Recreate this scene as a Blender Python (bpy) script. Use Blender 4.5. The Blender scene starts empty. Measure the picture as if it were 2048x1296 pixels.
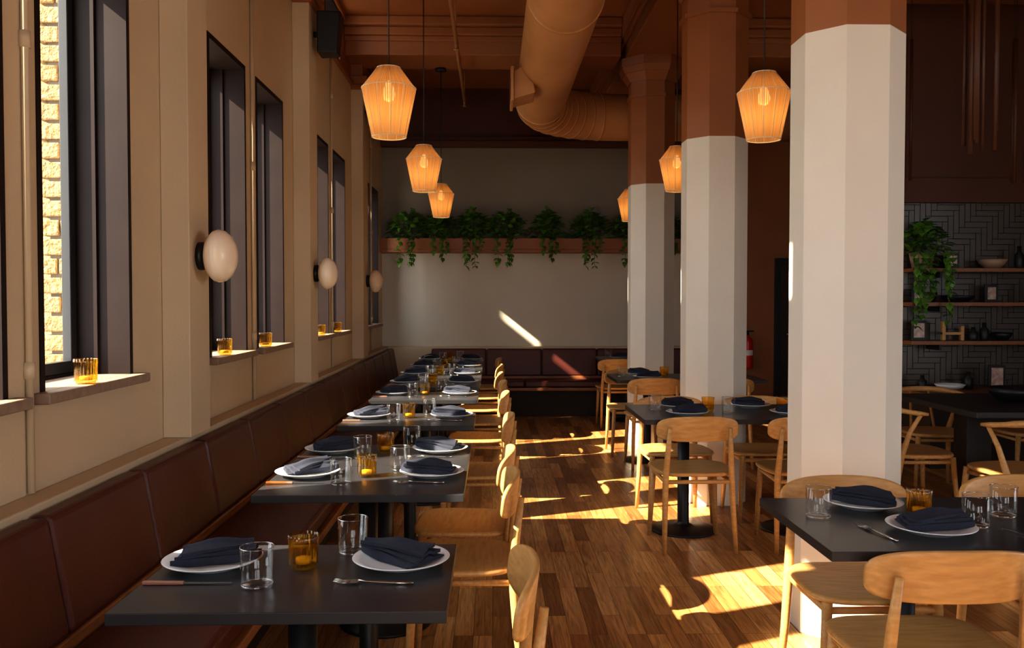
import bpy, bmesh, math, random
from mathutils import Vector, Matrix, Euler
random.seed(7)
scene = bpy.context.scene
C = scene.collection

# ------------------------------------------------------------------ materials
def newmat(name):
    m = bpy.data.materials.new(name); m.use_nodes = True
    nt = m.node_tree
    return m, nt, nt.nodes, nt.links, nt.nodes.get('Principled BSDF'), nt.nodes.get('Material Output')

def pmat(name, col, rough=0.5, metal=0.0, noise=0.0, nscale=6.0, bump=0.0, bscale=60.0, spec=None, stretch=(1,1,1), col2=None, coat=0.0, bdist=0.01):
    m, nt, N, L, b, o = newmat(name)
    b.inputs['Base Color'].default_value = (*col, 1)
    b.inputs['Roughness'].default_value = rough
    b.inputs['Metallic'].default_value = metal
    if spec is not None: b.inputs['Specular IOR Level'].default_value = spec
    if coat: b.inputs['Coat Weight'].default_value = coat
    tc = N.new('ShaderNodeTexCoord'); mp = N.new('ShaderNodeMapping')
    mp.inputs['Scale'].default_value = stretch
    L.new(tc.outputs['Object'], mp.inputs['Vector'])
    nz = N.new('ShaderNodeTexNoise'); nz.inputs['Scale'].default_value = nscale; nz.inputs['Detail'].default_value = 5
    L.new(mp.outputs[0], nz.inputs['Vector'])
    rp = N.new('ShaderNodeValToRGB')
    if col2 is None: col2 = tuple(c*(1-noise) for c in col); 
    rp.color_ramp.elements[0].position = 0.3; rp.color_ramp.elements[1].position = 0.7
    rp.color_ramp.elements[0].color = (*col2, 1); rp.color_ramp.elements[1].color = (*col, 1)
    L.new(nz.outputs['Fac'], rp.inputs['Fac']); L.new(rp.outputs['Color'], b.inputs['Base Color'])
    if bump > 0:
        n2 = N.new('ShaderNodeTexNoise'); n2.inputs['Scale'].default_value = bscale; n2.inputs['Detail'].default_value = 4
        L.new(mp.outputs[0], n2.inputs['Vector'])
        bp = N.new('ShaderNodeBump'); bp.inputs['Strength'].default_value = bump; bp.inputs['Distance'].default_value = bdist
        L.new(n2.outputs['Fac'], bp.inputs['Height']); L.new(bp.outputs['Normal'], b.inputs['Normal'])
    return m

def glassmat(name, tint, gloss_rough=0.02, base=0.06, mx_=0.6, power=2.6):
    m, nt, N, L, b, o = newmat(name); N.remove(b)
    tr = N.new('ShaderNodeBsdfTransparent'); tr.inputs['Color'].default_value = (*tint, 1)
    gl = N.new('ShaderNodeBsdfGlossy'); gl.inputs['Roughness'].default_value = gloss_rough
    gl.inputs['Color'].default_value = (1, 1, 1, 1)
    lw = N.new('ShaderNodeLayerWeight'); lw.inputs['Blend'].default_value = 0.35
    mr = N.new('ShaderNodeMapRange'); mr.inputs['To Min'].default_value = base*0.5; mr.inputs['To Max'].default_value = mx_
    pw = N.new('ShaderNodeMath'); pw.operation = 'POWER'; pw.inputs[1].default_value = power
    L.new(lw.outputs['Facing'], pw.inputs[0]); L.new(pw.outputs[0], mr.inputs['Value'])
    mx = N.new('ShaderNodeMixShader')
    L.new(mr.outputs[0], mx.inputs[0]); L.new(tr.outputs[0], mx.inputs[1]); L.new(gl.outputs[0], mx.inputs[2])
    L.new(mx.outputs[0], o.inputs['Surface'])
    return m

M_cream = pmat('cream_plaster', (0.62, 0.49, 0.325), 0.6, noise=0.06, nscale=2.0, bump=0.15, bscale=90)
M_back = pmat('pale_back_plaster', (0.62, 0.56, 0.46), 0.6, noise=0.06, nscale=2.0, bump=0.1, bscale=90)
M_back_shade = pmat('shaded_back_plaster', (0.27, 0.23, 0.18), 0.6, noise=0.1, nscale=1.2, bump=0.1, bscale=90)  # darker copy of the back plaster: shade above the shelf put into colour
M_column = pmat('column_paint', (0.76, 0.71, 0.61), 0.55, noise=0.05, nscale=3.0, bump=0.1, bscale=50)
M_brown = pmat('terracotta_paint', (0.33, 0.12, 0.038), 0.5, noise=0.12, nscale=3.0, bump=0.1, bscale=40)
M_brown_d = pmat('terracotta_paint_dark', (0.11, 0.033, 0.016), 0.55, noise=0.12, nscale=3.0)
M_duct = pmat('painted_duct', (0.47, 0.22, 0.08), 0.42, noise=0.15, nscale=5.0, bump=0.1, bscale=12)
M_leather = pmat('oxblood_leather', (0.085, 0.016, 0.011), 0.40, noise=0.2, nscale=8, bump=0.15, bscale=150)
M_frame = pmat('dark_window_frame', (0.020, 0.012, 0.011), 0.5, noise=0.2, spec=0.15)
M_sash = pmat('sash_metal', (0.03, 0.031, 0.035), 0.4, noise=0.1, spec=0.3)
M_sill = pmat('sill_stone', (0.34, 0.235, 0.165), 0.6, noise=0.3, nscale=30)
M_black = pmat('black_metal', (0.012, 0.012, 0.013), 0.45, noise=0.2)
M_table = pmat('charcoal_laminate', (0.034, 0.034, 0.040), 0.28, noise=0.15, nscale=4)
M_tedge = pmat('charcoal_edge', (0.022, 0.022, 0.024), 0.45, noise=0.15, nscale=4)
M_oak = pmat('oak_wood', (0.63, 0.36, 0.13), 0.42, nscale=5, stretch=(2, 14, 14), col2=(0.48, 0.255, 0.083))
M_rail = pmat('walnut_rail', (0.30, 0.12, 0.04), 0.4, nscale=5, stretch=(14, 1.5, 14), col2=(0.20, 0.075, 0.025))
M_darkwood = pmat('dark_base', (0.03, 0.018, 0.012), 0.6, noise=0.2)
M_dowel = pmat('dark_dowel', (0.10, 0.035, 0.015), 0.5, noise=0.2)
M_plate = pmat('white_stoneware', (0.76, 0.78, 0.80), 0.2, noise=0.03)
M_napkin = pmat('navy_linen', (0.024, 0.029, 0.052), 0.9, noise=0.25, nscale=20, bump=0.3, bscale=400)
M_steel = pmat('steel', (0.55, 0.53, 0.5), 0.25, metal=1.0, noise=0.1)
M_copper = pmat('copper_handle', (0.42, 0.20, 0.14), 0.4, metal=0.3, noise=0.1)
M_opal = pmat('opal_glass', (0.92, 0.76, 0.57), 0.15, noise=0.02)
M_leaf = pmat('pothos_leaf', (0.18, 0.37, 0.05), 0.4, nscale=9, col2=(0.06, 0.17, 0.022))
M_stem = pmat('stem_green', (0.08, 0.14, 0.03), 0.6, noise=0.2)
M_brick = pmat('split_face_brick', (0.36, 0.25, 0.12), 0.9, nscale=30, col2=(0.20, 0.13, 0.056), bump=1.0, bscale=60, bdist=0.03)
M_mortar = pmat('mortar', (0.14, 0.115, 0.09), 0.9, noise=0.3)
M_tile = pmat('glazed_tile', (0.10, 0.082, 0.068), 0.3, noise=0.2, nscale=3)
M_grout = pmat('dark_grout', (0.010, 0.008, 0.007), 0.9, noise=0.2)
M_red = pmat('extinguisher_red', (0.55, 0.02, 0.015), 0.3, noise=0.05)
M_concrete = pmat('sidewalk', (0.45, 0.43, 0.40), 0.9, noise=0.2, nscale=3)
M_wax = pmat('candle_wax', (0.8, 0.7, 0.5), 0.5, noise=0.05)
M_pipe = pmat('cream_pipe', (0.60, 0.475, 0.315), 0.5, noise=0.08)
M_photo = pmat('photo_print', (0.35, 0.18, 0.14), 0.3, nscale=25, col2=(0.6, 0.5, 0.42))
M_ceramic_tan = pmat('tan_ceramic', (0.42, 0.30, 0.2), 0.4, noise=0.1)
M_glass = glassmat('clear_glass', (0.985, 0.99, 0.99), base=0.08, mx_=0.55)
M_rim = glassmat('glass_rim', (0.75, 0.78, 0.80), gloss_rough=0.15, base=0.5, mx_=0.9, power=1.2)
M_pane = glassmat('window_pane', (0.95, 0.97, 0.97), base=0.05, mx_=0.35)
M_amber = glassmat('amber_glass', (0.97, 0.80, 0.35), base=0.12)

def floor_mat():
    m, nt, N, L, b, o = newmat('oak_plank_floor')
    tc = N.new('ShaderNodeTexCoord'); mp = N.new('ShaderNodeMapping')
    mp.inputs['Rotation'].default_value = (0, 0, math.radians(90))
    L.new(tc.outputs['Object'], mp.inputs['Vector'])
    br = N.new('ShaderNodeTexBrick')
    br.inputs['Scale'].default_value = 1.0
    br.inputs['Brick Width'].default_value = 0.62; br.inputs['Row Height'].default_value = 0.083
    br.inputs['Mortar Size'].default_value = 0.0012; br.inputs['Mortar Smooth'].default_value = 0.2
    br.inputs['Color1'].default_value = (0.0, 0.0, 0.0, 1); br.inputs['Color2'].default_value = (1, 1, 1, 1)
    br.inputs['Mortar'].default_value = (0, 0, 0, 1); br.offset = 0.37; br.offset_frequency = 3
    L.new(mp.outputs[0], br.inputs['Vector'])
    rp = N.new('ShaderNodeValToRGB')
    e = rp.color_ramp.elements
    e[0].position = 0.0; e[0].color = (0.26, 0.105, 0.032, 1); e[1].position = 1.0; e[1].color = (0.80, 0.46, 0.18, 1)
    e2 = rp.color_ramp.elements.new(0.5); e2.color = (0.52, 0.255, 0.085, 1)
    L.new(br.outputs['Color'], rp.inputs['Fac'])
    m2 = N.new('ShaderNodeMapping'); m2.inputs['Scale'].default_value = (38, 2.2, 1)
    L.new(tc.outputs['Object'], m2.inputs['Vector'])
    nz = N.new('ShaderNodeTexNoise'); nz.inputs['Scale'].default_value = 1.6; nz.inputs['Detail'].default_value = 7; nz.inputs['Distortion'].default_value = 1.2
    sh = N.new('ShaderNodeVectorMath'); sh.operation = 'MULTIPLY_ADD'; sh.inputs[1].default_value = (31, 17, 5)
    L.new(br.outputs['Color'], sh.inputs[0]); L.new(m2.outputs[0], sh.inputs[2]); L.new(sh.outputs[0], nz.inputs['Vector'])
    r2 = N.new('ShaderNodeValToRGB'); r2.color_ramp.elements[0].position = 0.32; r2.color_ramp.elements[1].position = 0.62
    r2.color_ramp.elements[0].color = (0.42, 0.36, 0.30, 1); r2.color_ramp.elements[1].color = (1, 1, 1, 1)
    L.new(nz.outputs['Fac'], r2.inputs['Fac'])
    mx = N.new('ShaderNodeMix'); mx.data_type = 'RGBA'; mx.blend_type = 'MULTIPLY'; mx.inputs[0].default_value = 0.85
    L.new(rp.outputs['Color'], mx.inputs[6]); L.new(r2.outputs['Color'], mx.inputs[7])
    mo = N.new('ShaderNodeMix'); mo.data_type = 'RGBA'; mo.inputs[7].default_value = (0.03, 0.012, 0.005, 1)
    L.new(br.outputs['Fac'], mo.inputs[0]); L.new(mx.outputs[2], mo.inputs[6])
    L.new(mo.outputs[2], b.inputs['Base Color'])
    mr = N.new('ShaderNodeMapRange'); mr.inputs['To Min'].default_value = 0.42; mr.inputs['To Max'].default_value = 0.28
    L.new(nz.outputs['Fac'], mr.inputs['Value']); L.new(mr.outputs[0], b.inputs['Roughness'])
    bp = N.new('ShaderNodeBump'); bp.inputs['Strength'].default_value = 0.15; bp.inputs['Distance'].default_value = 0.003
    L.new(nz.outputs['Fac'], bp.inputs['Height']); L.new(bp.outputs[0], b.inputs['Normal'])
    return m
M_floor = floor_mat()

def shade_mat():
    m, nt, N, L, b, o = newmat('woven_string_shade'); N.remove(b)
    tc = N.new('ShaderNodeTexCoord'); sx = N.new('ShaderNodeSeparateXYZ'); L.new(tc.outputs['Object'], sx.inputs[0])
    at = N.new('ShaderNodeMath'); at.operation = 'ARCTAN2'; L.new(sx.outputs['Y'], at.inputs[0]); L.new(sx.outputs['X'], at.inputs[1])
    mu = N.new('ShaderNodeMath'); mu.operation = 'MULTIPLY'; mu.inputs[1].default_value = 72; L.new(at.outputs[0], mu.inputs[0])
    sn = N.new('ShaderNodeMath'); sn.operation = 'SINE'; L.new(mu.outputs[0], sn.inputs[0])
    cv = N.new('ShaderNodeCombineXYZ'); L.new(at.outputs[0], cv.inputs[0])
    nz = N.new('ShaderNodeTexNoise'); nz.inputs['Scale'].default_value = 16; nz.inputs['Detail'].default_value = 3; L.new(cv.outputs[0], nz.inputs['Vector'])
    mr = N.new('ShaderNodeMapRange'); mr.inputs['From Min'].default_value = -1; mr.inputs['To Min'].default_value = 0.0; mr.inputs['To Max'].default_value = 0.28
    L.new(sn.outputs[0], mr.inputs['Value'])
    rp = N.new('ShaderNodeValToRGB'); rp.color_ramp.elements[0].position=.35; rp.color_ramp.elements[1].position=.65
    rp.color_ramp.elements[0].color=(.46,.22,.065,1); rp.color_ramp.elements[1].color=(.80,.47,.17,1); L.new(nz.outputs['Fac'], rp.inputs['Fac'])
    tl = N.new('ShaderNodeBsdfTranslucent'); L.new(rp.outputs[0], tl.inputs['Color'])
    df = N.new('ShaderNodeBsdfDiffuse'); df.inputs['Color'].default_value = (0.60, 0.37, 0.165, 1)
    a = N.new('ShaderNodeMixShader'); a.inputs[0].default_value = 0.5; L.new(tl.outputs[0], a.inputs[1]); L.new(df.outputs[0], a.inputs[2])
    tp = N.new('ShaderNodeBsdfTransparent'); tp.inputs['Color'].default_value = (1, 0.9, 0.75, 1)
    c = N.new('ShaderNodeMixShader'); L.new(mr.outputs[0], c.inputs[0]); L.new(a.outputs[0], c.inputs[1]); L.new(tp.outputs[0], c.inputs[2])
    L.new(c.outputs[0], o.inputs['Surface'])
    return m
M_shade = shade_mat()
def emat(name, col, s):
    m, nt, N, L, b, o = newmat(name)
    b.inputs['Emission Color'].default_value = (*col, 1); b.inputs['Emission Strength'].default_value = s
    b.inputs['Base Color'].default_value = (*col, 1)
    return m
M_bulb = emat('warm_bulb', (1, 0.6, 0.25), 2.2)

# ------------------------------------------------------------------ mesh builder
class MB:
    def __init__(s): s.v=[]; s.f=[]; s.m=[]; s.s=[]; s.mats=[]
    def mi(s, mat):
        if mat not in s.mats: s.mats.append(mat)
        return s.mats.index(mat)
    def add(s, vs, fs, mat, smooth=False):
        o=len(s.v); k=s.mi(mat)
        s.v += [tuple(v) for v in vs]
        for f in fs: s.f.append(tuple(i+o for i in f)); s.m.append(k); s.s.append(smooth)
    def hexa(s, P, mat, bev=0.0, seg=2):
        F=[(0,3,2,1),(4,5,6,7),(0,1,5,4),(1,2,6,5),(2,3,7,6),(3,0,4,7)]
        if bev<=0: s.add(P,F,mat); return
        bm=bmesh.new(); vs=[bm.verts.new(p) for p in P]
        for f in F: bm.faces.new([vs[i] for i in f])
        bmesh.ops.bevel(bm, geom=list(bm.edges), offset=bev, segments=seg, affect='EDGES', profile=0.5)
        bm.verts.index_update()
        s.add([v.co[:] for v in bm.verts],[[v.index for v in f.verts] for f in bm.faces],mat,False); bm.free()
    def box(s,x0,x1,y0,y1,z0,z1,mat,bev=0.0,seg=2):
        s.hexa([(x0,y0,z0),(x1,y0,z0),(x1,y1,z0),(x0,y1,z0),(x0,y0,z1),(x1,y0,z1),(x1,y1,z1),(x0,y1,z1)],mat,bev,seg)
    def lathe(s, prof, mat, n=32, c=(0,0,0), axis='z', smooth=True, rib=0.0, ribn=0):
        vs=[];fs=[]
        for (r,z) in prof:
            for i in range(n):
                a=2*math.pi*i/n
                rr=r*(1+rib*math.cos(ribn*a)) if r>0.01 else r
                x,y=rr*math.cos(a),rr*math.sin(a)
                if axis=='z': p=(x,y,z)
                elif axis=='x': p=(z,x,y)
                else: p=(x,z,y)
                vs.append((p[0]+c[0],p[1]+c[1],p[2]+c[2]))
        for j in range(len(prof)-1):
            for i in range(n):
                k=(i+1)%n; fs.append((j*n+i,j*n+k,(j+1)*n+k,(j+1)*n+i))
        s.add(vs,fs,mat,smooth)
    def tube(s, pts, rad, mat, n=10, caps=True, flat=1.0):
        pts=[Vector(p) for p in pts]
        if not isinstance(rad,(list,tuple)): rad=[rad]*len(pts)
        vs=[];fs=[]
        t=(pts[1]-pts[0]).normalized()
        up=Vector((0,0,1)) if abs(t.z)<0.9 else Vector((1,0,0))
        u=t.cross(up).normalized()
        for i,p in enumerate(pts):
            if i==0: t=(pts[1]-pts[0]).normalized()
            elif i==len(pts)-1: t=(pts[-1]-pts[-2]).normalized()
            else: t=((pts[i+1]-p).normalized()+(p-pts[i-1]).normalized()).normalized()
            u=(u-t*u.dot(t)).normalized(); w=t.cross(u)
            for k in range(n):
                a=2*math.pi*k/n
                vs.append(p+(u*math.cos(a)*flat+w*math.sin(a))*rad[i])
        for j in range(len(pts)-1):
            for k in range(n):
                l=(k+1)%n; fs.append((j*n+k,j*n+l,(j+1)*n+l,(j+1)*n+k))
        if caps:
            fs.append(tuple(range(n))[::-1]); fs.append(tuple((len(pts)-1)*n+k for k in range(n)))
        s.add(vs,fs,mat,True)
    def pad(s, hw, hh, ne, th, mapf, mat, seg=48):
        R=[(0.3,1),(0.6,1),(0.85,1),(0.94,.95),(0.98,.72),(1.0,0.0)]
        def se(t):
            c,q=math.cos(t),math.sin(t)
            return (math.copysign(abs(c)**(2/ne),c)*hw, math.copysign(abs(q)**(2/ne),q)*hh)
        vs=[];fs=[]
        ol=[se(2*math.pi*i/seg) for i in range(seg)]
        vs.append(mapf(0,0,th/2)); vs.append(mapf(0,0,-th/2))
        top=[];bot=[]
        for (r,g) in R[:-1]:
            top.append(len(vs)); vs += [mapf(a*r,b*r,g*th/2) for a,b in ol]
            bot.append(len(vs)); vs += [mapf(a*r,b*r,-g*th/2) for a,b in ol]
        e=len(vs); vs += [mapf(a,b,0) for a,b in ol]; top.append(e); bot.append(e)
        for i in range(seg):
            k=(i+1)%seg
            fs.append((0,top[0]+i,top[0]+k)); fs.append((1,bot[0]+k,bot[0]+i))
            for j in range(len(top)-1):
                fs.append((top[j]+i,top[j+1]+i,top[j+1]+k,top[j]+k))
                fs.append((bot[j]+k,bot[j+1]+k,bot[j+1]+i,bot[j]+i))
        s.add(vs,fs,mat,True)
    def mesh(s,name):
        me=bpy.data.meshes.new(name); me.from_pydata(s.v,[],s.f)
        for m in s.mats: me.materials.append(m)
        me.polygons.foreach_set('material_index',s.m); me.polygons.foreach_set('use_smooth',s.s)
        me.update()
        bm=bmesh.new(); bm.from_mesh(me); bmesh.ops.recalc_face_normals(bm,faces=bm.faces); bm.to_mesh(me); bm.free()
        return me
    def obj(s,name,loc=(0,0,0),rz=0):
        return place(s.mesh(name),name,loc,rz)
def place(me,name,loc=(0,0,0),rz=0,rot=None,sc=1.0):
    o=bpy.data.objects.new(name,me); C.objects.link(o); o.location=loc
    o.rotation_euler = rot if rot else (0,0,rz)
    o.scale=(sc,sc,sc)
    return o

# ------------------------------------------------------------------ constants
XW=-1.42; XO=-1.66; YB=11.3; YR=-3.6; XR=6.6; ZC=4.15
WIN=[(-3.27,-2.6),(-2.43,-1.75),(-0.67,0.0),(0.17,0.85),(1.90,2.585),(2.77,3.475),(4.42,5.09),(5.31,5.99),(6.98,7.62),(7.84,8.48),(9.56,10.15),(10.28,10.90)]
CLE=[(-2.3,-1.6),(0.12,0.82),(2.59,3.27),(5.05,5.75),(7.52,8.25)]
PIL=[(-1.5,-1.2),(1.15,1.4),(3.79,4.05),(6.29,6.56),(8.87,9.2)]
Z0,Z1,Z2,Z3=1.15,2.78,3.645,4.10

b=MB(); b.box(XO,XR,YR-0.2,YB+0.2,-0.1,0,M_floor); b.obj('floor')
b=MB(); b.box(XO,XR+.2,YR-0.2,YB+0.2,ZC,ZC+0.15,M_brown); b.obj('ceiling')
b=MB()
ys=[YR]+[t for w in WIN for t in w]+[YB]
for i in range(len(ys)-1):
    a,c=ys[i],ys[i+1]
    if i%2==0: b.box(XO,XW,a,c,0,3.6,M_cream)
    else: b.box(XO,XW,a,c,0,Z0-0.035,M_cream); b.box(XO,XW,a,c,Z1,3.6,M_cream)
ys=[YR]+[t for w in CLE for t in w]+[YB]
for i in range(len(ys)-1):
    a,c=ys[i],ys[i+1]
    if i%2==0: b.box(XO,XW,a,c,3.6,ZC,M_brown)
    else: b.box(XO,XW,a,c,3.6,Z2,M_brown); b.box(XO,XW,a,c,Z3,ZC,M_brown)
b.obj('wall_left')
for i,(a,c) in enumerate(PIL):
    b=MB(); b.box(XW+.0005,-1.30,a,c,0.8455,3.55,M_cream,0.004)
    b.box(XW+.0005,-1.28,a-.02,c+.02,3.55,3.60,M_brown,0.005); b.box(XW+.0005,-1.25,a-.05,c+.05,3.60,3.68,M_brown,0.01)
    b.box(XW+.0005,-1.30,a,c,3.68,3.799,M_brown)
    b.obj('pilaster')
b=MB(); b.box(XW,-1.385,YR,YB,3.585,3.625,M_brown,0.006); b.box(XW,-1.39,YR,YB,ZC-.05,ZC,M_brown,0.01); b.obj('trim_1')
b=MB(); b.box(XW,-1.325,YR,YB,0.0,0.845,M_cream,0.006); b.obj('trim_2')
b=MB()
b.box(XO,2.5,YB,YB+.2,0,2.1,M_back); b.box(XO,2.5,YB,YB+.2,2.1,3.39,M_back_shade); b.box(XO,2.5,YB,YB+.2,3.39,ZC,M_brown_d)
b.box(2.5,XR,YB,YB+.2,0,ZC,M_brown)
b.obj('wall_back')
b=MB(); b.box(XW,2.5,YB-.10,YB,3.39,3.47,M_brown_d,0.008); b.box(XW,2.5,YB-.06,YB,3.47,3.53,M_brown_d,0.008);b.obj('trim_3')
b=MB(); b.box(1.9,1.94,YB-.02,YB,2.22,3.39,M_back_shade);b.box(1.34,1.36,YB-.008,YB,2.22,3.39,M_back_shade); b.obj('trim_4')
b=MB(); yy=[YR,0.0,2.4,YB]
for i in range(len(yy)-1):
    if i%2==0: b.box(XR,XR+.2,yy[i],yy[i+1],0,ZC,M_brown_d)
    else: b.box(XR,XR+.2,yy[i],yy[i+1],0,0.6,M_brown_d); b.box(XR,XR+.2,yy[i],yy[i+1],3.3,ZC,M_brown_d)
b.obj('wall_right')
b=MB(); xs=[XO,-0.9,1.0,1.4,3.4,XR]
for i in range(len(xs)-1):
    if i%2==0: b.box(xs[i],xs[i+1],YR-.2,YR,0,ZC,M_cream)
    else: b.box(xs[i],xs[i+1],YR-.2,YR,0,0.6,M_cream); b.box(xs[i],xs[i+1],YR-.2,YR,3.3,ZC,M_brown)
b.obj('wall_rear')

wn=1
def win_left(y0,y1,z0,z1,sill=True):
    global wn
    b=MB(); t=0.028 if sill else .012
    xi,xo=XW+0.004,XO-.004
    b.box(xo,xi,y0,y0+t,z0,z1,M_frame); b.box(xo,xi,y1-t,y1,z0,z1,M_frame)
    b.box(xo,xi,y0+t,y1-t,z1-t,z1,M_frame)
    if sill:
        b.box(xo,XW-.19,y0+t,y1-t,z0-0.03,z0+.012,M_frame)
        b.box(XW-.13,XW-.115,y1-t-.014,y1-t,z0+.002,z1-t,M_frame)
    else: b.box(xo,xi,y0+t,y1-t,z0,z0+.01,M_frame)
    w=.045 if sill else .02; sx0,sx1=XW-.235,XW-.20
    zb=z0+.012
    b.box(sx0,sx1,y0+t,y0+t+w,zb,z1-t,M_sash,0.003); b.box(sx0,sx1,y1-t-w,y1-t,zb,z1-t,M_sash,0.003)
    b.box(sx0,sx1,y0+t+w,y1-t-w,zb,zb+w,M_sash,0.003); b.box(sx0,sx1,y0+t+w,y1-t-w,z1-t-w,z1-t,M_sash,0.003)
    xm=(sx0+sx1)/2
    b.add([(xm,y0+t+w,zb+w),(xm,y1-t-w,zb+w),(xm,y1-t-w,z1-t-w),(xm,y0+t+w,z1-t-w)],[(0,1,2,3)],M_pane)
    if sill:
        b.box(XW-.188,XW+.0005,y0+.001,y1-.001,z0-.034,z0+.001,M_sill)
        b.box(XW+.001,XW+.055,y0-.045,y1+.045,z0-.034,z0+.001,M_sill,0.004)
    b.obj('window_%d'%wn); wn+=1
for (a,c) in WIN: win_left(a,c,Z0,Z1)
for (a,c) in CLE: win_left(a,c,Z2,Z3,False)
for k in (1,3):
    x0,x1=xs[k],xs[k+1]; b=MB(); w=.06
    b.box(x0,x1,YR-.12,YR-.06,.6,.6+w,M_frame); b.box(x0,x1,YR-.12,YR-.06,3.3-w,3.3,M_frame)
    for xx in (x0,(x0+x1)/2-w/2,x1-w): b.box(xx,xx+w,YR-.12,YR-.06,.6+w,3.3-w,M_frame)
    b.add([(x0,YR-.09,.6),(x1,YR-.09,.6),(x1,YR-.09,3.3),(x0,YR-.09,3.3)],[(0,1,2,3)],M_pane)
    b.obj('window_%d'%wn); wn+=1
for k in (1,):
    y0,y1=yy[k],yy[k+1]; b=MB(); w=.06
    b.box(XR+.06,XR+.12,y0,y1,.6,.6+w,M_frame); b.box(XR+.06,XR+.12,y0,y1,3.3-w,3.3,M_frame)
    for q in (y0,(y0+y1)/2-w/2,y1-w): b.box(XR+.06,XR+.12,q,q+w,.6+w,3.3-w,M_frame)
    b.add([(XR+.09,y0,.6),(XR+.09,y1,.6),(XR+.09,y1,3.3),(XR+.09,y0,3.3)],[(0,1,2,3)],M_pane)
    b.obj('window_%d'%wn); wn+=1

for y in (2.69,5.2,7.73,10.215):
    b=MB(); b.tube([(XW+.012,y,0.85),(XW+.012,y,3.58)],0.011,M_pipe)
    for z in (1.2,2.2,3.2): b.tube([(XW+.012,y,z),(XW+.012,y,z+.05)],0.017,M_pipe)
    b.obj('wall_conduit')

def pier(y0,y1):
    b=MB(); rr=random.Random(int(y0*100))
    b.box(XO-.14,XO-.006,y0+.012,y1-.012,-.1,4.4,M_mortar)
    z=-.1; k=0
    while z<4.35:
        off=0.016 if k%2 else 0.0
        sp=XO-.09+rr.uniform(-.02,.02) if k%2 else XO-.006
        X0=XO-.19+off+rr.uniform(-.006,.006)
        def brick(xa,xb):
            b.hexa([(xa,y0+rr.uniform(-.006,.004),z+.007),(xb,y0+rr.uniform(-.006,.004),z+.007),(xb,y1,z+.007),(xa,y1,z+.007),
                (xa,y0+rr.uniform(-.008,.004),z+.071),(xb,y0+rr.uniform(-.008,.004),z+.071),(xb,y1,z+.071),(xa,y1,z+.071)],M_brick,0.006)
        if k%2: brick(X0,sp-.004); brick(sp+.004,XO-.006)
        else: brick(X0,XO-.006)
        z+=.078; k+=1
    b.obj('exterior_brick_pier')
for y0 in (0.98,3.60,6.12,8.62): pier(y0,y0+.6)
b=MB(); b.box(-40,XO,-30,45,-.2,-.1,M_concrete); b.box(XO,40,-30,YR-.2,-.2,-.1,M_concrete); b.box(XR+.2,40,YR-.2,45,-.2,-.1,M_concrete); b.obj('sidewalk_ground')
b=MB(); b.box(-6.5,-4.0,8.65,9.56,-.1,4.46,M_brick); b.box(-6.5,-4.0,9.56,13.5,-.1,6.4,M_brick); b.box(-6.5,-3.96,9.54,13.5,6.4,6.5,M_concrete); b.box(-6.5,-3.98,8.64,9.56,4.42,4.48,M_concrete); b.obj('added_sun_blocker')  # added block; its stepped height trims window sun to a back-wall streak

# ------------------------------------------------------------------ beams
b=MB()
b.box(1.30,1.86,YR,YB,3.80,ZC,M_brown,0.01)
for (x0,x1) in ((1.25,1.30),(1.86,1.91)): b.box(x0,x1,YR,YB,3.98,ZC,M_brown,0.012)
for (x0,x1) in ((1.27,1.30),(1.86,1.89)): b.box(x0,x1,YR,YB,3.93,3.98,M_brown,0.008)
b.obj('ceiling_beam')
for yc in (-1.4,1.2,3.82,6.27,8.78):
    b=MB()
    for (x0,x1) in ((XW+.001,1.25),(1.91,XR)):
        b.box(x0,x1,yc-.26,yc+.26,3.80,ZC,M_brown,0.01)
        b.box(x0,x1,yc-.31,yc+.31,3.98,4.06,M_brown,0.012); b.box(x0,x1,yc-.36,yc+.36,4.06,ZC,M_brown,0.015)
        b.box(x0,x1,yc-.285,yc+.285,3.93,3.98,M_brown,0.008)
    b.obj('ceiling_beam')

# ------------------------------------------------------------------ columns
def octo(b,cx,cy,w,z0,z1,mat,w2=None):
    w2=w2 or w
    vs=[]
    for (ww,z) in ((w,z0),(w2,z1)):
        R=ww/2/math.cos(math.pi/8)
        for i in range(8):
            a=math.pi/8+i*math.pi/4; vs.append((cx+R*math.cos(a),cy+R*math.sin(a),z))
    fs=[(i,(i+1)%8,8+(i+1)%8,8+i) for i in range(8)]+[tuple(range(8))[::-1],tuple(range(8,16))]
    b.add(vs,fs,mat)
for (cx,cy,zb) in ((1.55,3.82,2.575),(1.59,6.27,2.575),(1.585,8.74,2.575),(1.58,-1.4,2.575),(4.9,3.82,2.575)):
    b=MB(); W=.434
    octo(b,0,0,W,0,zb,M_column); octo(b,0,0,W,zb,3.42,M_brown)
    octo(b,0,0,W+.04,3.42,3.45,M_brown); octo(b,0,0,W,3.45,3.58,M_brown)
    octo(b,0,0,W+.02,3.58,3.66,M_brown,W+.12); octo(b,0,0,W+.14,3.66,3.72,M_brown,W+.18); octo(b,0,0,W+.2,3.72,3.80,M_brown)
    b.obj('octagonal_column',(cx,cy,0))

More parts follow.
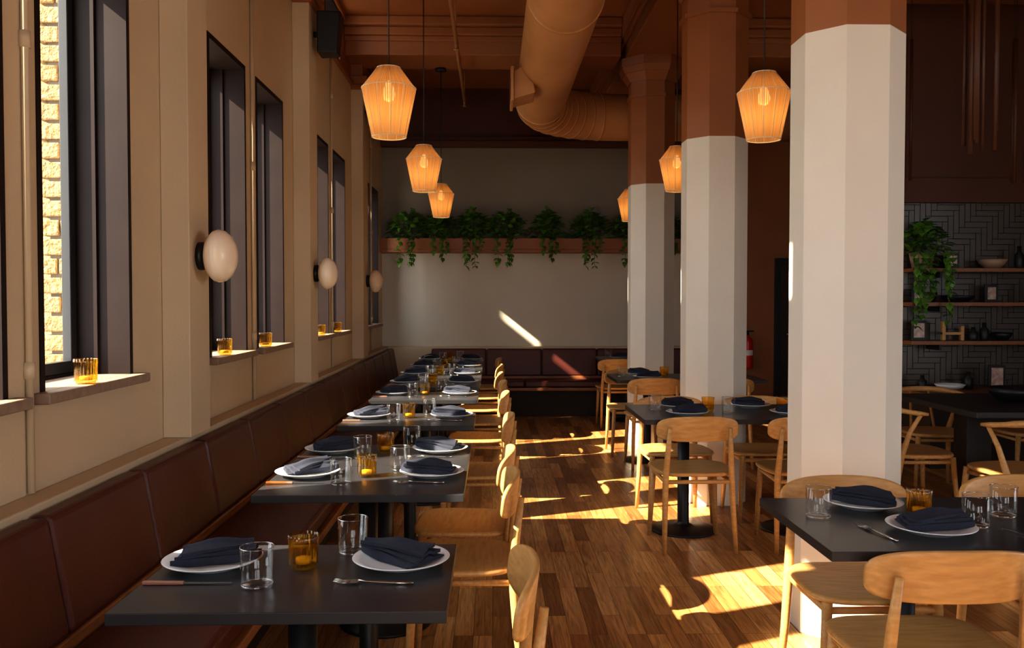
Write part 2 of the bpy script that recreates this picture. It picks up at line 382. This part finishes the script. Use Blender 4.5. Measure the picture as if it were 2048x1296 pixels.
# ------------------------------------------------------------------ duct
b=MB(); pts=[(.46,-3.4,3.35)]
for y in (-2,-.5,1,2.5,4,5.5,7,8.4): pts.append((.46,y,3.35))
for i in range(1,9):
    a=math.pi/2*i/8; pts.append((.46+.8*(1-math.cos(a)),8.4+.8*math.sin(a),3.35))
pts+= [(1.9,9.2,3.35),(3.2,9.2,3.35)]
b.tube(pts,0.24,M_duct,n=40)
for y in (-.5,2.5,5.5,8.35): b.tube([(.46,y,3.35),(.46,y+.03,3.35)],0.247,M_duct,n=40)
for i in range(1,8):
    a=math.pi/2*i/8
    c0=Vector((.46+.8*(1-math.cos(a)),8.4+.8*math.sin(a),3.35)); d=Vector((math.sin(a),math.cos(a),0))
    b.tube([c0-d*.008,c0+d*.008],0.245,M_duct,n=40)
b.hexa([(.17,6.95,3.03),(.34,6.95,3.08),(.34,7.3,3.08),(.17,7.3,3.03),(.17,6.95,3.25),(.30,6.95,3.32),(.30,7.3,3.32),(.17,7.3,3.25)],M_duct,0.008)
b.box(.145,.17,6.92,7.33,3.01,3.28,M_duct,0.006)
for k in range(5): b.box(.140,.146,6.96+k*.08,6.98+k*.08,3.04,3.25,M_brown_d)
for y in (0,4.6): b.tube([(.46,y,3.58),(.46,y,ZC)],0.006,M_black,n=6)
b.obj('ceiling_duct')
b=MB(); b.tube([(-.31,-3,3.66),(-.31,9.85,3.66)],0.017,M_duct,n=12)
for y in (1,4.6,7.6,9.8): b.tube([(-.31,y,3.66),(-.31,y,3.60)],0.012,M_duct); b.lathe([(0,3.59),(.022,3.59),(.022,3.597),(0,3.6)],M_duct,12,(-.31,y,0))
for y in (2.5,7.4,9.8): b.tube([(-.31,y,3.66),(-.31,y,ZC-.001)],0.008,M_duct)
b.obj('sprinkler_pipe')

# ------------------------------------------------------------------ pendants
b=MB()
rt,rw,rb=.057,.132,.083
b.lathe([(rt,0),(rw,-.10),(rb,-.337)],M_shade,48,smooth=False)
for k in range(12):
    a=2*math.pi*k/12+.2; c_,s_=math.cos(a),math.sin(a)
    b.tube([(rt*c_*1.01,rt*s_*1.01,0),(rw*c_*1.01,rw*s_*1.01,-.10),(rb*c_*1.01,rb*s_*1.01,-.337)],0.0016,M_wax,n=6)
for (r,z) in ((rt,0),(rw,-.10),(rb,-.337)):
    b.tube([(r*1.01*math.cos(2*math.pi*i/40),r*1.01*math.sin(2*math.pi*i/40),z) for i in range(41)],0.0024,M_wax,n=6,caps=False)
for a in (0,math.pi/2): b.tube([(-rt*math.cos(a),-rt*math.sin(a),-.001),(rt*math.cos(a),rt*math.sin(a),-.001)],0.002,M_black,n=6)
b.lathe([(0,0),(.018,0),(.018,-.06),(0,-.06)],M_black,16)
b.lathe([(0.001,-.06),(.014,-.07),(.030,-.115),(.032,-.13),(.024,-.155),(0.001,-.165)],M_bulb,20)
b.tube([(0,0,0),(0,0,1.53)],0.0035,M_black,n=8)
b.lathe([(0,1.50),(.055,1.50),(.055,1.525),(0,1.53)],M_black,24)
pend=b.mesh('pendant_lamp')
PEND=[(-.508,4.34,2.578),(-.508,6.54,2.585),(-.524,9.0,2.625),(1.378,4.44,2.59),(1.41,6.69,2.61),(1.47,9.35,2.62)]
for (x,y,z) in PEND:
    top = 3.80 if (abs(y-6.54)<.3 or abs(y-9.0)<.3 or abs(x-1.4)<.2) else ZC
    o=place(pend,'pendant_lamp',(x,y,z))
    me=pend.copy()
    for v in me.vertices:
        if v.co.z>0.5: v.co.z += (top-z)-1.53
    o.data=me
    l=bpy.data.lights.new('pendant_light','POINT'); l.energy=0.85; l.color=(1,.68,.36); l.shadow_soft_size=.03
    lo=bpy.data.objects.new('bulb_light',l); C.objects.link(lo); lo.parent=o; lo.location=(0,0,-.21)

# ------------------------------------------------------------------ sconces / speakers
b=MB()
b.lathe([(0,0),(.062,0),(.062,.022),(.045,.03),(0,.03)],M_black,32,axis='x')
b.lathe([(.0,.028),(.05,.030),(.090,.045),(.112,.068),(.118,.088),(.112,.112),(.09,.138),(.055,.156),(.02,.163),(.0,.164)],M_opal,48,axis='x')
sc=b.mesh('wall_sconce')
for y in (3.92,6.45,9.1): place(sc,'wall_sconce',(-1.2995,y,1.635))
b=MB()
b.hexa([(-.07,-.09,-.15),(.07,-.07,-.15),(.07,.07,-.15),(-.07,.09,-.15),(-.07,-.09,.15),(.10,-.07,.15),(.10,.07,.15),(-.07,.09,.15)],M_black,0.01)
b.tube([(-.06,0,0),(-.109,0,0)],.02,M_black)
sp=b.mesh('wall_speaker')
for y in (6.45,9.05): place(sp,'wall_speaker',(-1.19,y,3.37),0.0)

# ------------------------------------------------------------------ banquettes
def banquette(L,name,loc,rz,end_cut=0.0):
    b=MB()
    b.box(0.10,0.42,0,L,0.0,0.334,M_darkwood)
    b.box(0.10,0.62,0,L,0.335,0.375,M_rail,0.006)
    b.box(0.10,0.205,0,L,0.3755,0.485,M_rail,0.006)
    n=max(1,round(L/.68)); w=L/n
    for i in range(n):
        a,c=i*w+.004,(i+1)*w-.004
        b.hexa([(.085,a,.486),(.205,a,.486),(.205,c,.486),(.085,c,.486),(.077,a,.825),(.145,a,.825),(.145,c,.825),(.077,c,.825)],M_leather,0.018,3)
    n2=max(1,round(L/1.36)); w=L/n2
    for i in range(n2):
        a,c=i*w+.003,(i+1)*w-.003
        b.box(.207,.60,a,c,.376,.455,M_leather,0.02,3)
    return b.obj(name,loc,rz)
banquette(YB-.004-YR,'banquette',(-1.40,YR+.002,0),0)
banquette(3.5,'banquette',(-0.775,YB-.096,0),-math.pi/2)
b=MB(); b.box(-1.324,2.8,YB-.17,YB-.001,0.487,.845,M_cream,.004); b.obj('trim_5')

b=MB(); b.box(XW,2.5,YB-.24,YB,2.04,2.08,M_brown,.004); b.box(XW,2.5,YB-.24,YB-.21,2.08,2.22,M_brown,.004); b.box(XW,2.5,YB-.21,YB,2.08,2.19,M_darkwood); b.obj('plant_shelf')

# ------------------------------------------------------------------ plants
def plant(seed,name,w=.24,hgt=.2,nleaf=150,vines=5,vlen=.3,d=.09):
    r=random.Random(seed); b=MB()
    def leaf(p,dirn,size):
        d_=Vector(dirn).normalized(); u=d_.cross(Vector((0,0,1)))
        if u.length<.1: u=Vector((1,0,0))
        u.normalize(); n=u.cross(d_); n.normalize()
        p=Vector(p); s=size
        P=[p, p+d_*s*.12+u*s*.38+n*s*.08, p+d_*s*.5+u*s*.36+n*s*.1, p+d_*s*1.05-n*s*.1, p+d_*s*.5-u*s*.36+n*s*.1, p+d_*s*.12-u*s*.38+n*s*.08, p+d_*s*.5-n*s*.03]
        b.add(P,[(0,1,6),(1,2,6),(2,3,6),(3,4,6),(4,5,6),(5,0,6)],M_leaf,True)
    for i in range(nleaf):
        a=r.uniform(0,2*math.pi); q=r.uniform(0,1)**.5; el=r.uniform(0,1)
        p=(math.cos(a)*w*q*math.cos(el*1.2), math.sin(a)*d*q, .02+hgt*math.sin(el*1.5)*(1-.4*q))
        leaf(p,(math.cos(a)+r.uniform(-.5,.5),-abs(math.sin(a))*.6+r.uniform(-.5,.2),r.uniform(-.6,.6)),r.uniform(.06,.10))
        if i%6==0: b.tube([(0,0,0),(p[0]*.6,p[1]*.6,p[2]*.8),p],.0025,M_stem,n=5)
    for k in range(vines):
        x=r.uniform(-w*.8,w*.8); ln=vlen*r.uniform(.2,1.0)
        pts=[(x*.6,-.0,.03),(x*.9,-d*1.0,.06),(x,-d-.07,.0)]
        n=int(ln/.05)+1
        for j in range(n): pts.append((x+r.uniform(-.015,.015),-d-.08+r.uniform(-.01,.01),-.05*(j+1)))
        b.tube(pts,.0025,M_stem,n=5)
        for p in pts[2:]:
            for q in range(2): leaf(p,(r.uniform(-1,1),r.uniform(-1,-.1),r.uniform(-1.2,-.1)),r.uniform(.05,.08))
    return b.mesh(name)
PL=[plant(s,'pothos_plant',w=.22+.05*(s%2),hgt=.38,nleaf=250,vines=4,vlen=.34) for s in (1,2,3)]
for i,px in enumerate((820,880,945,1012,1095,1180,1262,1330,1400)):
    place(PL[i%3],'pothos_plant',((px-985)*11.16/1750,11.14,2.215),0)

# ------------------------------------------------------------------ chair
def chair_mesh():
    b=MB()
    def sm(a,c,t): 
        x,y=a*(1-.10*(0-c)/.22*0.5),c
        return (x,y,.447-.010*(1-(a/.23)**2)*(1-(c/.22)**2)+t)
    b.pad(.230,.215,4.0,.024,sm,M_oak)
    for s in (-1,1):
        b.tube([(s*.205,.185,0),(s*.195,.175,.22),(s*.185,.165,.436)],[.012,.016,.018],M_oak,n=14)
        b.tube([(s*.205,-.245,0),(s*.197,-.215,.22),(s*.190,-.200,.43),(s*.180,-.212,.58),(s*.172,-.232,.715)],[.012,.016,.018,.016,.011],M_oak,n=14)
        b.tube([(s*.186,.165,.405),(s*.190,-.20,.405)],.012,M_oak,n=10)
    b.tube([(-.185,.165,.405),(.185,.165,.405)],.012,M_oak,n=10)
    b.tube([(-.19,-.20,.405),(.19,-.20,.405)],.012,M_oak,n=10)
    def bp(a,c,t):
        cy=-.232+.95*a*a
        z=.700+c+.008*(1-(a/.235)**2)
        return (a-(t*1.9*a),cy+t-.12*c+.018,z)
    b.pad(.238,.074,3.4,.018,bp,M_oak,seg=64)
    return b.mesh('dining_chair')
CH=chair_mesh()
def chair(x,y,rz): place(CH,'dining_chair',(x,y,0),rz)

def chair2_mesh():
    b=MB()
    def sm(a,c,t): return (a,c,.44-.012*(1-(a/.24)**2)*(1-(c/.22)**2)+t)
    b.pad(.24,.22,3.2,.03,sm,M_oak)
    for s in (-1,1):
        b.tube([(s*.235,.20,0),(s*.20,.17,.43)],[.011,.019],M_oak,n=12)
        b.tube([(s*.235,-.23,0),(s*.215,-.19,.3),(s*.20,-.16,.45),(s*.225,-.12,.60),(s*.245,-.06,.715)],[.011,.018,.020,.015,.013],M_oak,n=12)
        b.tube([(s*.20,.16,.40),(s*.20,-.16,.40)],.012,M_oak)
    pts=[]
    for i in range(17):
        a=math.pi*i/16; pts.append((.255*math.cos(a),-.02-.22*math.sin(a)**.8 if math.sin(a)>0 else -.02,.715+.03*math.sin(a)))
    b.tube(pts,[.010]+[.016]*3+[.021]*9+[.016]*3+[.010],M_oak,n=12)
    b.tube([(-.2,.16,.40),(.2,.16,.40)],.012,M_oak); b.tube([(-.2,-.16,.40),(.2,-.16,.40)],.012,M_oak)
    b.tube([(-.09,-.17,.45),(-.07,-.235,.735)],.010,M_oak); b.tube([(.09,-.17,.45),(.07,-.235,.735)],.010,M_oak)
    return b.mesh('curved_back_chair')
CH2=chair2_mesh()

# ------------------------------------------------------------------ table
def table_mesh(w,d,peds=((0,0),),r=.205):
    b=MB()
    b.box(-w/2,w/2,-d/2,d/2,.722,.7498,M_tedge,.002); b.box(-w/2+.001,w/2-.001,-d/2+.001,d/2-.001,.7490,.7502,M_table)
    for (px,py) in peds:
        b.lathe([(0,0),(r,0),(r,.008),(r*.96,.014),(.07,.028),(.038,.045),(.036,.06),(.036,.70),(.0,.70)],M_black,40,(px,py,0))
        b.box(px-.16,px+.16,py-.02,py+.02,.70,.7215,M_black); b.box(px-.019,px+.019,py-.16,py+.16,.701,.721,M_black)
    return b.mesh('dining_table')
TL=table_mesh(.752,.535)
# ------------------------------------------------------------------ tableware
b=MB(); b.lathe([(0,.004),(.062,.0),(.070,.0),(.074,.004),(.105,.013),(.124,.021),(.1265,.023),(.124,.0245),(.104,.018),(.080,.011),(.0,.010)],M_plate,56); PLATE=b.mesh('dinner_plate')
b=MB(); b.lathe([(0,.0),(.036,.0),(.0385,.003),(.041,.095),(.0400,.0955),(.0390,.095),(.0365,.009),(.0,.008)],M_glass,40)
b.tube([(.0402*math.cos(2*math.pi*i/40),.0402*math.sin(2*math.pi*i/40),.0955) for i in range(41)],.0011,M_rim,n=6,caps=False)
b.tube([(.0365*math.cos(2*math.pi*i/40),.0365*math.sin(2*math.pi*i/40),.005) for i in range(41)],.0022,M_rim,n=6,caps=False)
GLASS=b.mesh('water_tumbler')
b=MB(); b.lathe([(0,.0),(.027,.0),(.030,.003),(.030,.008),(.0355,.012),(.0365,.068),(.038,.074),(.038,.086),(.0365,.0865),(.0355,.075),(.034,.070),(.032,.014),(.0,.012)],M_amber,120,rib=.04,ribn=20); b.lathe([(0,.0125),(.020,.0125),(.020,.026),(0,.026)],M_wax,20); VOT=b.mesh('votive_candle_holder')
def napkin(seed):
    r=random.Random(seed); b=MB(); ph=r.uniform(0,6)
    nx,ny=26,14
    for layer in range(3):
        vs=[];fs=[]; th=.008
        rot=(-.22+layer*.20+r.uniform(-.06,.06)); sx=1-.07*layer; off=layer*.010
        for side in (1,-1):
            for j in range(ny+1):
                for i in range(nx+1):
                    u=i/nx; v=j/ny*2-1
                    wd=.062*(1-.66*u)*(1+.04*math.sin(9*u+ph)); ln=.205
                    x=(u-.42)*ln*sx; y=(v+.35*u-.1)*wd*sx
                    h=.020*math.exp(-((u-.45)/.35)**2)*(1-.6*abs(v))+.008*max(0,math.sin(v*4+ph+u*3))+.014*u*u
                    z=.0185+off+h+side*th*.5
                    if side<0 and layer==0: z=.0135+.008*max(0,u-.6)/.4+ .006*max(0,.2-u)/.2
                    c_,s_=math.cos(rot),math.sin(rot)
                    vs.append((x*c_-y*s_,x*s_+y*c_,z))
        N1=(nx+1)*(ny+1)
        for j in range(ny):
            for i in range(nx):
                a=j*(nx+1)+i; fs.append((a,a+1,a+nx+2,a+nx+1)); fs.append((N1+a,N1+a+nx+1,N1+a+nx+2,N1+a+1))
        ring=[i for i in range(nx+1)]+[j*(nx+1)+nx for j in range(1,ny+1)]+[ny*(nx+1)+i for i in range(nx-1,-1,-1)]+[j*(nx+1) for j in range(ny-1,0,-1)]
        for k in range(len(ring)):
            a,c=ring[k],ring[(k+1)%len(ring)]; fs.append((a,N1+a,N1+c,c))
        b.add(vs,fs,M_napkin,False)
    me=b.mesh('folded_napkin')
    bm=bmesh.new(); bm.from_mesh(me); 
    for f in bm.faces: f.smooth=True
    for e in bm.edges:
        if len(e.link_faces)==2 and e.calc_face_angle(0)>0.9: e.smooth=False
    bm.to_mesh(me); bm.free()
    return me
NAP=[napkin(s) for s in (1,2,3,4)]
b=MB(); b.tube([(-.095,0,.0045),(-.05,0,.004),(.02,0,.006),(.04,0,.008)],[.004,.0035,.0022,.003],M_steel,n=8)
b.hexa([(.038,-.011,.006),(.06,-.012,.004),(.06,.012,.004),(.038,.011,.006),(.038,-.011,.008),(.06,-.012,.006),(.06,.012,.006),(.038,.011,.008)],M_steel)
for k in range(4):
    y=-.0105+k*.007; b.tube([(.058,y,.005),(.08,y,.004),(.10,y,.008)],[.0016,.0015,.0008],M_steel,n=6)
FORK=b.mesh('fork')
b=MB(); b.hexa([(-.10,-.0065,.0005),(.0,-.0055,.0005),(.0,.0055,.0005),(-.10,.0065,.0005),(-.10,-.0065,.009),(.0,-.0055,.008),(.0,.0055,.008),(-.10,.0065,.009)],M_copper,.002)
b.hexa([(.0,-.006,.003),(.115,-.001,.003),(.115,.004,.003),(.0,.006,.003),(.0,-.006,.0048),(.115,-.001,.0042),(.115,.004,.0042),(.0,.006,.0048)],M_steel)
KNIFE=b.mesh('table_knife')
ZT=.7504
cnt=[0]
def jit(s=.01): return random.uniform(-s,s)
def setting(x,y,facing):
    cnt[0]+=1
    place(PLATE,'dinner_plate',(x,y,ZT))
    base={'E':math.pi-.15,'W':.35,'S':-.2,'N':2.9}[facing]
    place(NAP[cnt[0]%4],'folded_napkin',(x,y,ZT),base+jit(.3))
def row_table(y0,full=True,x=-.478,d=.535):
    yc=y0+d/2
    place(TL,'dining_table',(x,yc,0))
    setting(x-.247,yc+.08+jit(.006),'W'); setting(x+.24,yc+.075+jit(.006),'E')
    place(VOT,'votive_candle_holder',(x-.01+jit(.006),yc+.06+jit(.006),ZT))
    place(GLASS,'water_tumbler',(x-.085+jit(.006),yc-.085+jit(.006),ZT)); place(GLASS,'water_tumbler',(x+.10+jit(.004),yc+.190+jit(.004),ZT))
    place(FORK,'fork',(x+.20+jit(),yc-.075+jit(.004),ZT),-.08+jit(.06)+math.pi)
    place(KNIFE,'table_knife',(x-.272+jit(.003),yc-.070+jit(.002),ZT),jit(.02))
YT=[1.925,3.09,3.63,4.79,6.03,6.90,7.75,8.70,9.72]
for y in YT:
    row_table(y)
    chair(-.115+jit(.015),y+.27+jit(.02),math.pi/2+jit(.06))
TC=table_mesh(1.32,.74,((-.34,.06),(.36,.06)))
place(TC,'dining_table',(1.535,5.37,0))
chair(1.17,5.13,0.02); chair(1.82,5.12,-.03); chair(1.21,5.765,math.pi+.03); chair(1.80,5.765,math.pi)
setting(1.17,5.22,'S'); setting(1.20,5.56,'N'); setting(1.80,5.22,'S'); setting(1.66,5.58,'N')
place(VOT,'votive_candle_holder',(1.34,5.40,ZT)); place(VOT,'votive_candle_holder',(1.82,5.44,ZT)); 
place(GLASS,'water_tumbler',(1.02,5.46,ZT)); place(GLASS,'water_tumbler',(1.44,5.30,ZT))
TR=table_mesh(1.30,.66,((-.33,.0),(.34,.0)))
place(TR,'dining_table',(1.72,7.82,0))
chair(1.39,7.58,0); chair(2.0,7.58,0); chair(1.30,8.14,math.pi)
setting(1.36,7.66,'S'); setting(1.36,7.98,'N'); setting(1.98,7.66,'S'); place(VOT,'votive_candle_holder',(1.55,7.86,ZT)); place(GLASS,'water_tumbler',(1.16,7.82,ZT))
TB=table_mesh(.75,.62)
place(TB,'dining_table',(1.62,10.42,0)); chair(1.42,9.98,0.0); setting(1.5,10.30,'S'); place(VOT,'votive_candle_holder',(1.7,10.45,ZT)); place(GLASS,'water_tumbler',(1.4,10.55,ZT))
TF=table_mesh(.765,.65,((.0,.06),))
place(TF,'dining_table',(1.312,2.685,0)); place(TF,'dining_table',(2.08,2.685,0))
chair(1.235,2.475,.0); chair(1.30,3.03,math.pi); chair(1.97,3.03,math.pi); chair(2.02,2.47,0)
place(PLATE,'dinner_plate',(1.235,2.875,ZT)); place(NAP[0],'folded_napkin',(1.25,2.875,ZT),2.9)
place(PLATE,'dinner_plate',(1.305,2.56,ZT)); place(NAP[1],'folded_napkin',(1.305,2.56,ZT),.05)
place(PLATE,'dinner_plate',(1.93,2.87,ZT)); place(NAP[2],'folded_napkin',(1.93,2.87,ZT),2.9)
place(VOT,'votive_candle_holder',(1.365,2.755,ZT)); place(GLASS,'water_tumbler',(1.035,2.74,ZT)); place(GLASS,'water_tumbler',(1.475,2.62,ZT)); place(GLASS,'water_tumbler',(1.63,2.74,ZT))
place(FORK,'fork',(1.135,2.54,ZT),1.75); place(KNIFE,'table_knife',(1.57,2.47,ZT),1.9)
for y in (3.05,4.62,5.45,7.2,7.97): place(VOT,'votive_candle_holder',(-1.405,y,Z0+.0012))

# ------------------------------------------------------------------ right: big black table
b=MB()
b.box(2.95,5.2,5.25,6.35,.715,.755,M_tedge,.006)
b.box(3.15,3.32,5.72,5.89,0,.715,M_black,.004); b.box(4.75,4.92,5.72,5.89,0,.715,M_black,.004); b.box(3.32,4.75,5.77,5.84,.60,.715,M_black,.004)
b.obj('communal_table')
for (x,y,r) in ((2.78,5.72,-math.pi/2),(2.98+.12,5.08,0.15),(3.75,5.10,0),(3.35,6.55,math.pi),(4.1,6.55,math.pi),(4.45,5.1,0)):
    place(CH2,'curved_back_chair',(x,y,0),r)
b=MB(); b.lathe([(0,0),(.10,0),(.16,.05),(.17,.09),(.165,.09),(.15,.055),(.09,.012),(0,.01)],M_black,32); b.obj('serving_bowl',(3.55,5.85,.756))
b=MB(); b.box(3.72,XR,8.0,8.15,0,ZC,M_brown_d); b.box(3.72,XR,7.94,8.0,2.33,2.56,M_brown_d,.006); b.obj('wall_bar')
b=MB(); b.box(3.72,XR,7.985,7.999,.65,2.33,M_grout)
W=.052; x0=3.72; z0=.65
for t in range(-4,40):
    for k in range(-8,9):
        for (tx,tz,tw,th) in ((t+8*k,t,4,1),(t+8*k,t+1,1,4)):
            a=x0+tx*W+.003; c=a+tw*W-.006; d=z0+tz*W+.003; e=d+th*W-.006
            a=max(a,3.722); c=min(c,6.2); d=max(d,.655); e=min(e,2.328)
            if c-a>.01 and e-d>.01: b.box(a,c,7.977,7.986,d,e,M_tile)
b.obj('herringbone_tile_wall')
for i,z in enumerate((1.69,1.385,1.04)):
    b=MB(); b.box(3.73,6.2,7.70,7.976,z,z+.035,M_rail,.003)
    for x in (4.0,5.0,6.0): b.box(x,x+.02,7.74,7.976,z-.05,z,M_black)
    b.obj('wall_shelf')
b=MB(); b.box(3.73,6.3,7.35,7.97,0,.60,M_darkwood,.004); b.box(3.70,6.33,7.32,7.975,.60,.64,M_rail,.004); b.obj('sideboard_counter')
def bowl(r,h,mat): 
    b=MB(); b.lathe([(0,0),(r*.5,0),(r*.85,h*.5),(r,h),(r*.96,h),(r*.8,h*.5),(r*.45,h*.15),(0,h*.12)],mat,32); return b.mesh('ceramic_bowl')
place(bowl(.125,.08,M_ceramic_tan),'ceramic_bowl',(4.52,7.83,1.7255)); place(bowl(.13,.05,M_plate),'ceramic_bowl',(4.08,7.7,.6405)); place(bowl(.14,.06,M_black),'ceramic_bowl',(4.22,7.83,1.4205)); place(bowl(.09,.07,M_black),'ceramic_bowl',(4.62,7.83,1.0755)); place(bowl(.04,.09,M_black),'ceramic_bowl',(3.98,7.83,1.4205))
def pframe(x,z,w,h,y=7.84):
    b=MB(); b.box(-w/2,w/2,-.01,.01,0,h,M_black,.002); b.box(-w/2+.012,w/2-.012,-.012,-.009,.012,h-.012,M_black); b.box(-w/2+.022,w/2-.022,-.0135,-.0115,.025,h-.025,M_photo)
    b.obj('picture_frame',(x,y,z))
pframe(4.16,1.7255,.12,.14); pframe(3.85,1.4205,.12,.12); pframe(4.52,1.4205,.12,.16); pframe(3.86,1.0755,.14,.18); pframe(4.5,.6405,.15,.22,7.7); 
b=MB(); b.box(-.10,-.07,-.02,.02,0,.17,M_oak,.003); b.box(.07,.10,-.02,.02,0,.13,M_oak,.003); b.box(-.10,.10,-.018,.018,.05,.075,M_oak,.003); b.obj('wooden_stand',(4.16,7.82,1.0755))
for (x,z,h) in ((4.34,1.0755,.12),(4.44,1.0755,.16),(3.88,.6405,.12),(4.75,1.7255,.2),(4.85,1.4205,.18),(4.3,.6405,.15)):
    b=MB(); b.lathe([(0,0),(.035,0),(.04,.01),(.04,h*.6),(.018,h*.75),(.018,h),(0,h)],M_black,20); b.obj('bottle',(x,7.8,z))
BP=plant(11,'pothos_plant',w=.22,hgt=.3,nleaf=170,vines=9,vlen=.75,d=.12)
b=MB(); b.lathe([(0,0),(.08,0),(.11,.14),(.10,.14),(.075,.02),(0,.02)],M_ceramic_tan,28); b.obj('plant_pot',(3.88,7.84,1.7255))
place(BP,'pothos_plant',(3.88,7.82,1.86))
for (cx,cy,n) in ((2.86,5.1,9),(3.25,6.9,5),(4.2,6.9,9)):
    b=MB(); r=random.Random(int(cx*10))
    for k in range(n):
        dx,dy=r.uniform(-.08,.08),r.uniform(-.08,.08); z=2.28+r.uniform(0,.15)
        b.tube([(dx,dy,z),(dx,dy,3.5)],.012,M_dowel,n=10); b.tube([(dx,dy,3.5),(dx,dy,3.9)],.002,M_black,n=5)
    b.lathe([(0,3.88),(.15,3.88),(.15,3.91),(0,3.91)],M_black,28); b.tube([(0,0,3.9),(0,0,ZC)],.01,M_black)
    b.obj('hanging_dowel_light',(cx,cy,0))
b=MB(); b.box(3.66,4.6,YB-.03,YB-.001,0,1.98,M_black,.004); b.box(3.74,4.52,YB-.045,YB-.03,.1,1.9,M_darkwood,.004); b.tube([(3.8,YB-.05,1.0),(3.8,YB-.10,1.0),(3.9,YB-.10,1.0)],.01,M_steel); b.obj('door_1')
b=MB(); b.lathe([(0,.0),(.065,.0),(.072,.015),(.072,.34),(.06,.385),(.025,.41),(.022,.43),(0,.43)],M_red,28); b.lathe([(0,.43),(.02,.43),(.02,.47),(0,.47)],M_black,14)
b.box(-.015,.08,-.012,.012,.47,.49,M_black,.003); b.tube([(0,-.02,.45),(-.08,-.04,.42),(-.095,-.03,.3),(-.09,-.02,.15)],.010,M_black); b.box(-.03,.03,.06,.119,.1,.4,M_black); b.lathe([(.0735,.17),(.0735,.24)],M_plate,28)
b.obj('fire_extinguisher',(3.28,YB-.12,.56))
def tree(x,y,seed,R=1.3,zc=2.6,n=900,s=.14):
    r=random.Random(seed); b=MB(); b.tube([(0,0,-.1),(.05,0,zc*.5),(0,.05,zc)],[.12,.09,.05],M_sill,n=12)
    for i in range(n):
        a=r.uniform(0,6.28); q=r.uniform(0,1)**.4; el=r.uniform(-1.3,1.5)
        p=Vector((R*q*math.cos(a)*math.cos(el),R*q*math.sin(a)*math.cos(el),zc+R*q*math.sin(el)))
        d=Vector((r.uniform(-1,1),r.uniform(-1,1),r.uniform(-1,1))).normalized(); u=d.orthogonal().normalized()
        b.add([p,p+d*s*.5+u*s*.4,p+d*s,p+d*s*.5-u*s*.4],[(0,1,2,3)],M_leaf)
    b.obj('street_tree',(x,y,0))
tree(-8.6,15.5,3); tree(-10.5,20,4)

# ------------------------------------------------------------------ light
sun=bpy.data.lights.new('sun','SUN'); sun.energy=25; sun.angle=math.radians(0.6); sun.color=(1,.85,.64)
so=bpy.data.objects.new('sun_light',sun); C.objects.link(so); so.location=(-10,-6,9)
so.rotation_euler=Vector((1,.42,-.8)).to_track_quat('-Z','Y').to_euler()
w=bpy.data.worlds.new('World'); scene.world=w; w.use_nodes=True
bg=w.node_tree.nodes['Background']; bg.inputs[0].default_value=(.93,.955,1.0,1); bg.inputs[1].default_value=5.0
def portal(x,y,z,sx,sy,rot):
    l=bpy.data.lights.new('portal','AREA'); l.shape='RECTANGLE'; l.size=sx; l.size_y=sy; l.cycles.is_portal=True
    o=bpy.data.objects.new('sky_portal',l); C.objects.link(o); o.location=(x,y,z); o.rotation_euler=rot
portal(XO-.25,3.9,2.6,3.3,15.2,(0,math.radians(-90),0))
portal(1.25,YR-.25,1.95,4.6,2.9,(math.radians(90),0,0))
portal(XR+.25,1.2,1.95,2.9,2.6,(0,math.radians(90),0))

cam=bpy.data.cameras.new('camera'); co=bpy.data.objects.new('camera',cam); C.objects.link(co)
cam.sensor_width=36; cam.clip_start=.02
cam.lens=1750/2048*36
co.location=(0,0,1.44); co.rotation_euler=(math.radians(90-1.57),0,math.radians(-1.28))
scene.camera=co
scene.view_settings.view_transform='Standard'
scene.view_settings.exposure=0.22
for lk in ('Medium High Contrast','Standard - Medium High Contrast'):
    try: scene.view_settings.look=lk; print('LOOK',lk); break
    except Exception as e: pass
